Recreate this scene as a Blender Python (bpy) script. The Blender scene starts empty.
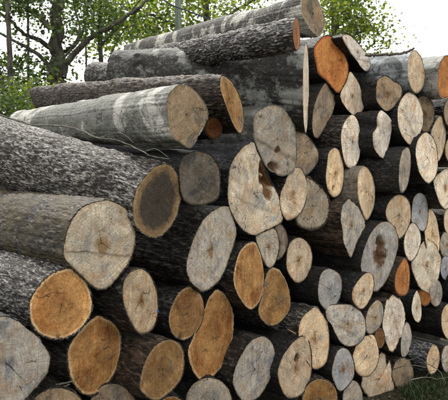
import bpy, math, random
import numpy as np
from mathutils import Vector, Matrix

random.seed(7)
rng = np.random.default_rng(7)
scn = bpy.context.scene
COL = scn.collection

# ------------------------------------------------------------------ camera, sky, sun, exposure
CAM_Z = 1.5
PITCH = math.radians(4.65)
FPX = 615.0                       # focal length in pixels of a 448 px wide picture
cam = bpy.data.cameras.new('camera')
cam.lens = 36.0 * FPX / 448.0
cam.sensor_width = 36.0
cam.clip_start = 0.05
cam.clip_end = 2000
cam.dof.use_dof = True
cam.dof.focus_distance = 2.8
cam.dof.aperture_fstop = 9.0
cam_o = bpy.data.objects.new('camera', cam)
COL.objects.link(cam_o)
cam_o.location = (0, 0, CAM_Z)
cam_o.rotation_euler = (math.radians(90) - PITCH, 0, 0)
scn.camera = cam_o

SUN_EL, SUN_AZ = math.radians(52), math.radians(-22)      # azimuth from +Y, positive to the right
world = bpy.data.worlds.new('World')
scn.world = world
world.use_nodes = True
wn, wl = world.node_tree.nodes, world.node_tree.links
wn.clear()
wo = wn.new('ShaderNodeOutputWorld')
bg = wn.new('ShaderNodeBackground')
sky = wn.new('ShaderNodeTexSky')
sky.sky_type = 'NISHITA'
sky.sun_disc = False
sky.sun_elevation = SUN_EL
sky.sun_rotation = SUN_AZ
mixs = wn.new('ShaderNodeMix')
mixs.data_type = 'RGBA'
mixs.inputs[0].default_value = 0.86                       # thin bright cloud over most of the sky
mixs.inputs[7].default_value = (10.4, 10.15, 9.8, 1)
wl.new(sky.outputs[0], mixs.inputs[6])
wl.new(mixs.outputs[2], bg.inputs[0])
bg.inputs[1].default_value = 0.145
wl.new(bg.outputs[0], wo.inputs[0])

sun = bpy.data.lights.new('sun', 'SUN')
sun.energy = 2.6
sun.angle = math.radians(10)
sun.color = (1.0, 0.96, 0.89)
sun_o = bpy.data.objects.new('sun', sun)
COL.objects.link(sun_o)
sd = Vector((math.sin(SUN_AZ) * math.cos(SUN_EL), math.cos(SUN_AZ) * math.cos(SUN_EL), math.sin(SUN_EL)))
sun_o.rotation_euler = sd.to_track_quat('Z', 'Y').to_euler()
sun_o.location = sd * 30

scn.view_settings.view_transform = 'Standard'
scn.view_settings.look = 'None'
scn.view_settings.exposure = 0.54
scn.view_settings.gamma = 1.0

# ------------------------------------------------------------------ geometry of the view
A = math.radians(42)
NRM = np.array([math.sin(A), -math.cos(A), 0.0])          # the pile's front faces this way
P0 = np.array([-0.728, 2.0, 0.0])
CAM = np.array([0, 0, CAM_Z])
cp, sp_ = math.cos(PITCH), math.sin(PITCH)


def ray(px, py):
    x, y = (px - 224) / FPX, (200 - py) / FPX
    return np.array([x, cp + y * sp_, -sp_ + y * cp])


def on_plane(px, py, q, n):
    r = ray(px, py)
    return CAM + r * (np.dot(q - CAM, n) / np.dot(r, n))


def on_face(px, py, off=0.0):
    return on_plane(px, py, P0 + NRM * off + np.array([0, 0, 0]), NRM)


def at(px, py, Y):
    r = ray(px, py)
    return CAM + r * (Y / r[1])


# ------------------------------------------------------------------ noise in numpy
def _hash(ix, iy, iz, seed):
    h = (ix * 374761393 + iy * 668265263 + iz * 2147483647 + seed * 1274126177) & 0xFFFFFFFF
    h = ((h ^ (h >> 13)) * 1274126177) & 0xFFFFFFFF
    h = (h ^ (h >> 16)) & 0xFFFFFFFF
    h = (h * 2246822519) & 0xFFFFFFFF
    return ((h ^ (h >> 15)) & 0xFFFFFF) / float(0xFFFFFF)


def vnoise(p, seed=0):
    i = np.floor(p).astype(np.int64)
    f = p - i
    f = f * f * (3 - 2 * f)
    x, y, z = i[:, 0] + 5000, i[:, 1] + 5000, i[:, 2] + 5000
    r = 0
    for dx in (0, 1):
        for dy in (0, 1):
            for dz in (0, 1):
                w = (f[:, 0] if dx else 1 - f[:, 0]) * (f[:, 1] if dy else 1 - f[:, 1]) * (f[:, 2] if dz else 1 - f[:, 2])
                r = r + w * _hash(x + dx, y + dy, z + dz, seed)
    return r


def fbm(p, seed=0, oct=3):
    s, a, t = 0, 1.0, 0
    for k in range(oct):
        s = s + a * vnoise(p * (2.03 ** k), seed + k * 17)
        t += a
        a *= 0.5
    return s / t


def smooth(x):
    x = np.clip(x, 0, 1)
    return x * x * (3 - 2 * x)


# ------------------------------------------------------------------ object helpers
def link_mesh(name, verts, faces, mats, parent=None, attrs=None, smooth_sh=True, mat_idx=None):
    me = bpy.data.meshes.new(name)
    verts = np.asarray(verts, dtype=np.float32)
    if isinstance(faces, np.ndarray):
        me.vertices.add(len(verts))
        me.vertices.foreach_set('co', verts.ravel())
        n, k = faces.shape
        me.loops.add(n * k)
        me.loops.foreach_set('vertex_index', faces.astype(np.int32).ravel())
        me.polygons.add(n)
        me.polygons.foreach_set('loop_start', np.arange(n, dtype=np.int32) * k)
        me.polygons.foreach_set('loop_total', np.full(n, k, dtype=np.int32))
        me.update(calc_edges=True)
    else:
        me.from_pydata([tuple(v) for v in verts.tolist()], [], faces)
    for m in (mats if isinstance(mats, (list, tuple)) else [mats]):
        me.materials.append(m)
    if mat_idx is not None:
        me.polygons.foreach_set('material_index', np.asarray(mat_idx, dtype=np.int32))
    me.polygons.foreach_set('use_smooth', np.full(len(me.polygons), smooth_sh))
    if attrs:
        for k_, v_ in attrs.items():
            at_ = me.attributes.new(k_, 'FLOAT', 'POINT')
            at_.data.foreach_set('value', np.asarray(v_, dtype=np.float32))
    o = bpy.data.objects.new(name, me)
    COL.objects.link(o)
    if parent is not None:
        o.parent = parent
    return o


def tag(o, label=None, cat=None, group=None, kind=None):
    if label: o['label'] = label
    if cat: o['category'] = cat
    if group: o['group'] = group
    if kind: o['kind'] = kind
    return o


def empty(name, loc=(0, 0, 0)):
    o = bpy.data.objects.new(name, None)
    o.empty_display_size = 0.1
    COL.objects.link(o)
    o.location = loc
    return o


def tube(pts, radii, seg=8, cap=True, wob=0.0):
    """tapered tube along a polyline -> verts, quads+caps list"""
    pts = [np.asarray(p, float) for p in pts]
    V, F = [], []
    n = len(pts)
    a = None
    for i, p in enumerate(pts):
        t = pts[min(i + 1, n - 1)] - pts[max(i - 1, 0)]
        t = t / (np.linalg.norm(t) + 1e-9)
        if a is None:
            a = np.cross(t, np.array([0.13, 0.21, 0.97]) if abs(t[2]) < .9 else np.array([1.0, 0.1, 0]))
        a = a - t * np.dot(a, t)
        a = a / np.linalg.norm(a)
        b = np.cross(t, a)
        r = radii[i] if hasattr(radii, '__len__') else radii
        for k in range(seg):
            an = 2 * math.pi * k / seg
            rr = r * (1 + wob * (random.random() - .5))
            V.append(p + rr * (math.cos(an) * a + math.sin(an) * b))
    for i in range(n - 1):
        for k in range(seg):
            k2 = (k + 1) % seg
            F.append((i * seg + k, i * seg + k2, (i + 1) * seg + k2, (i + 1) * seg + k))
    if cap:
        F.append(tuple(range(seg))[::-1])
        F.append(tuple((n - 1) * seg + k for k in range(seg)))
    return V, F


def spline(pts, n):
    pts = [np.asarray(p, float) for p in pts]
    P = [2 * pts[0] - pts[1]] + pts + [2 * pts[-1] - pts[-2]]
    out = []
    m = len(pts) - 1
    for j in range(n):
        u = j / (n - 1) * m
        i = min(int(u), m - 1)
        t = u - i
        a, b, c, d = P[i], P[i + 1], P[i + 2], P[i + 3]
        out.append(0.5 * (2 * b + (c - a) * t + (2 * a - 5 * b + 4 * c - d) * t * t + (3 * b - a - 3 * c + d) * t ** 3))
    return out


# ------------------------------------------------------------------ materials
class NT:
    def __init__(s, name):
        s.m = bpy.data.materials.new(name)
        s.m.use_nodes = True
        s.n, s.l = s.m.node_tree.nodes, s.m.node_tree.links
        s.n.clear()
        s.out = s.n.new('ShaderNodeOutputMaterial')
        s.b = s.n.new('ShaderNodeBsdfPrincipled')
        s.l.new(s.b.outputs[0], s.out.inputs[0])

    def put(s, sock, v):
        if isinstance(v, bpy.types.NodeSocket):
            s.l.new(v, sock)
        elif isinstance(v, (tuple, list)):
            sock.default_value = (*v, 1) if (len(v) == 3 and sock.type == 'RGBA') else v
        else:
            sock.default_value = v

    def math(s, op, a, b=0.0, c=None, clamp=False):
        n = s.n.new('ShaderNodeMath'); n.operation = op; n.use_clamp = clamp
        s.put(n.inputs[0], a); s.put(n.inputs[1], b)
        if c is not None: s.put(n.inputs[2], c)
        return n.outputs[0]

    def vmath(s, op, a, b=(0, 0, 0)):
        n = s.n.new('ShaderNodeVectorMath'); n.operation = op
        s.put(n.inputs[0], a); s.put(n.inputs[1], b)
        return n.outputs[0]

    def mix(s, f, a, b, mode='MIX'):
        n = s.n.new('ShaderNodeMix'); n.data_type = 'RGBA'; n.blend_type = mode; n.clamp_factor = True
        s.put(n.inputs[0], f); s.put(n.inputs[6], a); s.put(n.inputs[7], b)
        return n.outputs[2]

    def noise(s, vec, scale, detail=4, rough=.55, dist=0.0):
        n = s.n.new('ShaderNodeTexNoise')
        s.put(n.inputs['Vector'], vec); n.inputs['Scale'].default_value = scale
        n.inputs['Detail'].default_value = detail; n.inputs['Roughness'].default_value = rough
        n.inputs['Distortion'].default_value = dist
        return n.outputs[0]

    def voro(s, vec, scale, feat='F1', rnd=1.0):
        n = s.n.new('ShaderNodeTexVoronoi'); n.feature = feat
        s.put(n.inputs['Vector'], vec); n.inputs['Scale'].default_value = scale
        n.inputs['Randomness'].default_value = rnd
        return n.outputs[0]

    def ramp(s, f, stops):
        n = s.n.new('ShaderNodeValToRGB')
        el = n.color_ramp.elements
        while len(el) < len(stops): el.new(0.5)
        for e, (p, c) in zip(el, stops):
            e.position = p
            e.color = (*c, 1) if hasattr(c, '__len__') else (c, c, c, 1)
        s.put(n.inputs[0], f)
        return n.outputs[0]

    def attr(s, name):
        n = s.n.new('ShaderNodeAttribute'); n.attribute_name = name
        return n.outputs['Fac']

    def sep(s, v):
        n = s.n.new('ShaderNodeSeparateXYZ'); s.put(n.inputs[0], v)
        return n.outputs

    def comb(s, x, y, z):
        n = s.n.new('ShaderNodeCombineXYZ')
        s.put(n.inputs[0], x); s.put(n.inputs[1], y); s.put(n.inputs[2], z)
        return n.outputs[0]

    def bump(s, h, strength=.5, dist=.01, normal=None):
        n = s.n.new('ShaderNodeBump'); n.inputs['Strength'].default_value = strength
        n.inputs['Distance'].default_value = dist
        s.put(n.inputs['Height'], h)
        if normal is not None: s.put(n.inputs['Normal'], normal)
        return n.outputs[0]

    def coords(s):
        """object coordinates, shifted per log so no two logs show the same pattern"""
        tc = s.n.new('ShaderNodeTexCoord'); oi = s.n.new('ShaderNodeObjectInfo')
        s.rand = oi.outputs['Random']; s.oc = oi.outputs['Color']; s.oa = oi.outputs['Alpha']
        s.obj = tc.outputs['Object']
        k = s.math('MULTIPLY', s.rand, 37.0)
        return s.vmath('ADD', s.obj, s.comb(k, k, k))

    def done(s, col, rough=.8, normal=None, spec=.3):
        s.put(s.b.inputs['Base Color'], col); s.put(s.b.inputs['Roughness'], rough)
        s.b.inputs['Specular IOR Level'].default_value = spec
        if normal is not None: s.put(s.b.inputs['Normal'], normal)
        return s.m


def bark_rough(name='bark_rough', lo=(.004, .0033, .0026), mid=(.033, .025, .018), hi=(.30, .285, .265), frost=.5, stretch=.28, moss=0.0, fs=1.25):
    t = NT(name)
    c = t.coords()
    st = t.vmath('MULTIPLY', c, (stretch, 1, 1))
    rd = t.attr('ridge')
    n1 = t.noise(st, 105 * fs, 2.5, .6, .5)
    n2 = t.noise(st, 48 * fs, 3, .6, 1.0)
    n3 = t.noise(c, 320, 3, .7)
    big = t.noise(c, 6, 4, .6)
    h = t.math('ADD', t.math('MULTIPLY', rd, .34), t.math('ADD', t.math('MULTIPLY', n1, .50), t.math('ADD', t.math('MULTIPLY', n2, .34), t.math('MULTIPLY', n3, .12))))
    base = t.ramp(h, [(.50, lo), (.68, mid), (.92, tuple(x * 2.0 for x in mid))])
    fr = t.math('ADD', t.math('ADD', t.math('MULTIPLY', n1, .8), t.math('MULTIPLY', n2, .25)), t.math('MULTIPLY', rd, .10))
    fr = t.math('ADD', fr, t.math('MULTIPLY', t.math('SUBTRACT', big, .5), .28))
    fr = t.math('ADD', fr, t.math('MULTIPLY', t.math('SUBTRACT', t.oa, .5), .12))
    fm = t.ramp(fr, [(.640 - .05 * frost, 0.0), (.690 - .05 * frost, .35), (.79 - .05 * frost, 1.0)])
    col = t.mix(t.math('MULTIPLY', fm, min(.95, .45 + .5 * frost)), base, t.mix(n3, tuple(x * .55 for x in hi), tuple(x * 1.3 for x in hi)))
    if moss > 0:
        mm = t.ramp(t.noise(c, 9, 5, .65), [(.42, 0.0), (.60, moss)])
        col = t.mix(mm, col, t.mix(t.noise(c, 60), (.070, .048, .018), (.115, .088, .032)))
    col = t.mix(1.0, col, t.oc, 'MULTIPLY')
    nm = t.bump(h, 1.0, .016)
    return t.done(col, t.ramp(n1, [(.3, .75), (.7, .5)]), nm, .35)


def bark_smooth(name, base, patch, light, scale=5.0, dark=(.02, .02, .02), patch_at=.55, specks=.35):
    t = NT(name)
    c = t.coords()
    st = t.vmath('MULTIPLY', c, (1.0, .55, .55))
    big = t.noise(c, scale, 5, .62, .4)
    mid = t.noise(c, scale * 4.5, 5, .6)
    fine = t.noise(st, 90, 4, .6)
    col = t.mix(t.ramp(mid, [(.35, 0.0), (.65, 1.0)]), base, patch)
    col = t.mix(t.ramp(big, [(patch_at, 0.0), (patch_at + .07, 1.0)]), col, light)
    col = t.mix(t.ramp(t.noise(st, 38, 4, .6, .3), [(.62, 0.0), (.70, .85)]), col, dark)      # pits and lenticels
    col = t.mix(t.ramp(t.noise(c, scale * 1.7, 5, .7), [(.57, 0.0), (.66, .8)]), col, dark)
    col = t.mix(t.math('MULTIPLY', fine, .5), col, t.mix(.5, col, (.0, .0, .0)))
    sn = t.noise(t.vmath('MULTIPLY', c, (.6, 1, 1)), 85, 5, .72, .6)
    sm = t.math('MULTIPLY', t.ramp(sn, [(.54, 0.0), (.60, 1.0)]), t.ramp(t.noise(c, 11, 4, .65), [(.38, .15), (.58, 1.0)]))
    col = t.mix(t.math('MULTIPLY', sm, specks), col, light)
    ck = t.voro(t.vmath('ADD', t.vmath('MULTIPLY', c, (1, 1.6, 1.6)), t.comb(t.math('MULTIPLY', mid, .12), t.math('MULTIPLY', big, .1), 0)), 8, 'DISTANCE_TO_EDGE')
    ckm = t.math('MULTIPLY', t.math('LESS_THAN', ck, .012), t.math('GREATER_THAN', mid, .47))
    col = t.mix(t.math('MULTIPLY', ckm, .8), col, (.02, .018, .016))
    col = t.mix(1.0, col, t.oc, 'MULTIPLY')
    h = t.math('ADD', t.math('MULTIPLY', mid, .9), t.math('ADD', t.math('MULTIPLY', fine, .4), t.math('MULTIPLY', sn, .5)))
    h = t.math('SUBTRACT', h, ckm)
    return t.done(col, t.ramp(mid, [(.3, .75), (.7, .52)]), t.bump(h, .9, .014), .3)


def wood_face(name, c1, c2, stain, speck, ring=.35, stain_at=.56, heart=None, heart_r=.5, sap=(.46, .38, .26), crackw=1.0):
    """cut end of a log: grain rings round the pith, saw lines, drying cracks, grey weathering and mould"""
    t = NT(name)
    c = t.coords()
    x, y, z = t.sep(t.obj)[:3]
    rr = t.attr('rr')                                       # 0 at the pith, 1 under the bark
    wob = t.math('MULTIPLY', t.math('SUBTRACT', t.noise(c, 14, 3), .5), .030)
    dist = t.math('ADD', t.math('SQRT', t.math('ADD', t.math('MULTIPLY', y, y), t.math('MULTIPLY', z, z))), wob)
    rg = t.math('SINE', t.math('MULTIPLY', dist, 900.0))
    rg2 = t.math('SINE', t.math('MULTIPLY', dist, 310.0))
    rings = t.math('ADD', t.math('MULTIPLY', rg, .5), t.math('MULTIPLY', rg2, .5))
    # saw lines, direction differs per log
    an = t.math('MULTIPLY', t.rand, 43.0)
    sa, ca = t.math('SINE', an), t.math('COSINE', an)
    across = t.math('ADD', t.math('MULTIPLY', y, sa), t.math('MULTIPLY', z, ca))
    along = t.math('SUBTRACT', t.math('MULTIPLY', y, ca), t.math('MULTIPLY', z, sa))
    sv = t.comb(t.math('ADD', across, t.math('MULTIPLY', along, .06)), t.math('MULTIPLY', along, .05), t.math('MULTIPLY', t.rand, 9.0))
    sstr = t.math('FRACT', t.math('MULTIPLY', t.rand, 91.7))
    saw = t.noise(sv, 190, 3, .7)
    sawb = t.noise(sv, 45, 3, .6)
    # radial fibre texture
    ang = t.math('ARCTAN2', y, z)
    rad = t.noise(t.comb(t.math('MULTIPLY', t.math('SINE', ang), 1.0), t.math('COSINE', ang), t.math('MULTIPLY', dist, 1.4)), 22, 4, .65)
    big = t.noise(c, 9, 4, .6, .6)
    mid = t.noise(c, 28, 5, .62, .4)
    fine = t.noise(c, 170, 4, .65)
    col = t.mix(t.ramp(big, [(.34, 0.0), (.66, 1.0)]), c1, c2)
    warm = t.noise(t.vmath('ADD', c, (5, 9, 2)), 11, 5, .68, .8)
    col = t.mix(t.ramp(warm, [(.50, 0.0), (.66, .60)]), col, t.mix(1.0, col, (.80, .52, .28), 'MULTIPLY'))
    if heart is not None:
        hr = t.math('ADD', rr, t.math('MULTIPLY', t.math('SUBTRACT', mid, .5), .9 if heart_r < .4 else .35))
        hm = t.ramp(hr, [(heart_r - .05, 1.0), (heart_r + .10, 0.0)])
        if heart_r < .29:
            hm = t.math('MULTIPLY', hm, t.math('GREATER_THAN', t.math('FRACT', t.math('MULTIPLY', t.rand, 57.3)), .45))
        col = t.mix(hm, col, heart)
    col = t.mix(t.ramp(t.math('ADD', rr, t.math('MULTIPLY', t.math('SUBTRACT', mid, .5), .10)), [(.90, 0.0), (.96, .7)]), col, sap)
    col = t.mix(t.ramp(t.noise(c, 13, 5, .66, .5), [(stain_at, 0.0), (stain_at + .10, .9)]), col, stain)
    dk = t.mix(1.0, col, (.45, .37, .30), 'MULTIPLY')
    col = t.mix(t.math('MULTIPLY', t.math('ADD', t.math('MULTIPLY', rings, .5), .5), ring), col, dk)
    col = t.mix(t.ramp(rad, [(.44, 0.0), (.66, .55)]), col, dk)
    col = t.mix(t.math('MULTIPLY', t.ramp(saw, [(.45, 0.0), (.62, .5)]), sstr), col, dk)
    col = t.mix(t.ramp(sawb, [(.5, 0.0), (.66, .35)]), col, t.mix(1.0, col, (1.35, 1.33, 1.3), 'MULTIPLY'))
    col = t.mix(t.ramp(fine, [(.52, 0.0), (.70, .5)]), col, dk)
    bl = t.noise(t.vmath('ADD', c, (8, 3, 6)), 10, 4, .65, .7)
    col = t.mix(t.ramp(bl, [(.52, 0.0), (.64, .8)]), col, t.mix(1.0, col, (1.38, 1.40, 1.42), 'MULTIPLY'))
    col = t.mix(t.ramp(t.noise(t.vmath('ADD', c, (2, 7, 4)), 42, 5, .7, 1.2), [(.56, 0.0), (.68, .75)]), col, dk)
    rgl = t.math('SINE', t.math('MULTIPLY', t.math('ADD', dist, t.math('MULTIPLY', mid, .010)), 520.0))
    col = t.mix(t.ramp(rgl, [(.55, 0.0), (1.0, .32)]), col, dk)
    stk = t.noise(t.comb(t.math('MULTIPLY', y, 1.0), t.math('MULTIPLY', z, .10), t.math('MULTIPLY', t.rand, 21.0)), 60, 3, .6)
    col = t.mix(t.math('MULTIPLY', t.ramp(stk, [(.50, 0.0), (.66, .6)]), t.math('FRACT', t.math('MULTIPLY', t.rand, 33.1))), col, dk)
    # mould specks
    spn = t.math('MULTIPLY', t.ramp(t.voro(t.vmath('ADD', c, t.comb(t.math('MULTIPLY', fine, .01), t.math('MULTIPLY', mid, .03), 0)), 75), [(.08, 1.0), (.20, 0.0)]),
                 t.ramp(t.noise(c, 16, 2), [(.50, 0.0), (.58, 1.0)]))
    col = t.mix(t.math('MULTIPLY', spn, .8), col, speck)
    rt = t.math('MULTIPLY', t.attr('rot'), t.math('ADD', .55, mid))
    col = t.mix(t.ramp(rt, [(.12, 0.0), (.35, .65), (.8, 1.0)]), col, t.mix(mid, (.035, .018, .009), (.15, .075, .03)))
    # drying cracks: four rays from the pith plus fine checks
    cw = t.math('MULTIPLY', t.math('SUBTRACT', t.noise(c, 24, 4, .6), .5), .030)
    cr = None
    for k, (mul, L) in enumerate(((61.0, .85), (97.0, .6), (139.0, .75), (173.0, .45))):
        a = t.math('MULTIPLY', t.rand, mul)
        s_, c_ = t.math('SINE', a), t.math('COSINE', a)
        d = t.math('ABSOLUTE', t.math('ADD', t.math('SUBTRACT', t.math('MULTIPLY', y, s_), t.math('MULTIPLY', z, c_)), cw))
        al = t.math('ADD', t.math('MULTIPLY', y, c_), t.math('MULTIPLY', z, s_))
        w = t.math('MULTIPLY', t.math('SUBTRACT', t.math('MULTIPLY', t.math('FRACT', t.math('MULTIPLY', t.rand, mul * 7.3)), L), rr), .0034 * crackw)
        hit = t.math('MULTIPLY', t.math('LESS_THAN', d, w), t.math('GREATER_THAN', al, -.006))
        cr = hit if cr is None else t.math('MAXIMUM', cr, hit)
    vc = t.math('MULTIPLY', t.math('LESS_THAN', t.voro(t.vmath('ADD', c, t.comb(0, t.math('MULTIPLY', mid, .06), t.math('MULTIPLY', big, .08))), 15, 'DISTANCE_TO_EDGE'), .013),
                t.math('GREATER_THAN', t.noise(c, 9, 2), .58))
    cr = t.math('MAXIMUM', cr, vc)
    col = t.mix(t.math('MULTIPLY', cr, .8), col, (.035, .022, .014))
    col = t.mix(1.0, col, t.oc, 'MULTIPLY')
    h = t.math('ADD', t.math('MULTIPLY', saw, .5), t.math('ADD', t.math('MULTIPLY', fine, .25), t.math('ADD', t.math('MULTIPLY', mid, .5), t.math('MULTIPLY', rad, .35))))
    h = t.math('SUBTRACT', h, t.math('MULTIPLY', cr, 1.5))
    return t.done(col, .82, t.bump(h, .9, .009), .2)


BARK = {
    'rough': bark_rough(),
    'frost': bark_rough('bark_flaky', frost=1.0, hi=(.33, .325, .31), stretch=.27, fs=1.45, mid=(.030, .024, .018)),
    'brown': bark_rough('bark_brown', lo=(.008, .005, .003), mid=(.058, .038, .023), hi=(.26, .20, .15), frost=.35),
    'moss': bark_rough('bark_mossy', mid=(.05, .038, .024), hi=(.26, .24, .20), frost=.45, moss=.85),
    'birch': bark_smooth('bark_birch', (.21, .215, .19), (.10, .11, .095), (.46, .46, .43), 5.0, (.05, .05, .045), .50),
    'lichen': bark_smooth('bark_lichen', (.055, .052, .046), (.020, .019, .016), (.36, .37, .33), 5.0, (.010, .009, .007), .53, specks=.6),
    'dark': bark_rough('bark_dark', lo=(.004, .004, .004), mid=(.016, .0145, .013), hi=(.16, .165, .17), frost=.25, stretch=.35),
    'pale': bark_smooth('bark_peeled', (.30, .26, .20), (.22, .19, .15), (.40, .37, .31), 6.0, (.08, .06, .05), .55),
}
K_ = (.05, .04, .035)
WOOD = {
    'grey': wood_face('wood_grey', (.58, .52, .41), (.42, .39, .33), (.27, .28, .28), K_, .22, .54, heart=(.36, .25, .14), heart_r=.16, sap=(.40, .33, .23)),
    'cream': wood_face('wood_cream', (.68, .55, .38), (.50, .41, .29), (.35, .33, .28), (.14, .09, .05), .25, .58, heart=(.40, .25, .12), heart_r=.16, sap=(.42, .31, .18)),
    'white': wood_face('wood_bleached', (.78, .72, .60), (.60, .54, .44), (.38, .38, .37), (.14, .10, .07), .18, .58, heart=(.42, .26, .14), heart_r=.12, sap=(.50, .40, .26)),
    'orange': wood_face('wood_orange', (.44, .25, .095), (.22, .105, .034), (.10, .065, .04), (.03, .02, .02), .40, .60, sap=(.55, .40, .22), crackw=.6),
    'fresh': wood_face('wood_fresh', (.58, .27, .085), (.40, .155, .042), (.34, .15, .05), (.14, .06, .03), .22, .66, sap=(.30, .06, .02), crackw=.5),
    'ochre': wood_face('wood_ochre', (.42, .26, .105), (.23, .13, .05), (.16, .15, .12), (.04, .035, .035), .38, .56, sap=(.40, .29, .17), crackw=.7),
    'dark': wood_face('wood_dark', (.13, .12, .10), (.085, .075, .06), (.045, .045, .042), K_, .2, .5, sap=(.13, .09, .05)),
    'heart': wood_face('wood_dark_heart', (.30, .20, .10), (.24, .16, .08), (.17, .11, .06), K_, .25, .6, heart=(.072, .057, .040), heart_r=.74, sap=(.40, .28, .13), crackw=.4),
    'blue': wood_face('wood_bluish', (.44, .44, .43), (.30, .32, .35), (.22, .19, .15), K_, .22, .60, heart=(.26, .17, .10), heart_r=.15, sap=(.34, .30, .24)),
    'tan': wood_face('wood_tan', (.38, .30, .20), (.26, .21, .15), (.14, .13, .11), K_, .3, .53, heart=(.22, .12, .06), heart_r=.2, sap=(.30, .23, .15)),
    'rot': wood_face('wood_hollow', (.48, .45, .38), (.36, .36, .34), (.27, .28, .29), K_, .28, .55, heart=(.13, .07, .035), heart_r=.30),
}


# ------------------------------------------------------------------ a log
def outline_px(o):
    """polygon, or (cx, cy, w, h, tilt) ellipse"""
    if isinstance(o[0], (int, float)):
        cx, cy, w, h = o[:4]
        tl = math.radians(o[4]) if len(o) > 4 else 0
        r = []
        for k in range(14):
            a = 2 * math.pi * k / 14
            ex, ey = w / 2 * math.cos(a), h / 2 * math.sin(a)
            r.append((cx + ex * math.cos(tl) - ey * math.sin(tl), cy + ex * math.sin(tl) + ey * math.cos(tl)))
        return np.array(r)
    return np.array(o, float)


def closed_curve(P, n):
    """closed Catmull-Rom through P, n points evenly spread"""
    m = len(P)
    out = []
    for i in range(m):
        a, b, c, d = P[i - 1], P[i], P[(i + 1) % m], P[(i + 2) % m]
        for t in np.linspace(0, 1, 12, endpoint=False):
            out.append(0.5 * (2 * b + (c - a) * t + (2 * a - 5 * b + 4 * c - d) * t * t + (3 * b - a - 3 * c + d) * t ** 3))
    out = np.array(out)
    d = np.linalg.norm(np.roll(out, -1, 0) - out, axis=1)
    s = np.concatenate([[0], np.cumsum(d)])
    q = np.linspace(0, s[-1], n, endpoint=False)
    ex = np.vstack([out, out[:1]])
    return np.stack([np.interp(q, s, ex[:, k]) for k in range(out.shape[1])], 1)


def poly_center(P):
    x, y = P[:, 0], P[:, 1]
    x2, y2 = np.roll(x, -1), np.roll(y, -1)
    cr = x * y2 - x2 * y
    a = cr.sum() / 2
    return np.array([((x + x2) * cr).sum() / (6 * a), ((y + y2) * cr).sum() / (6 * a)]), abs(a)


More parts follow.
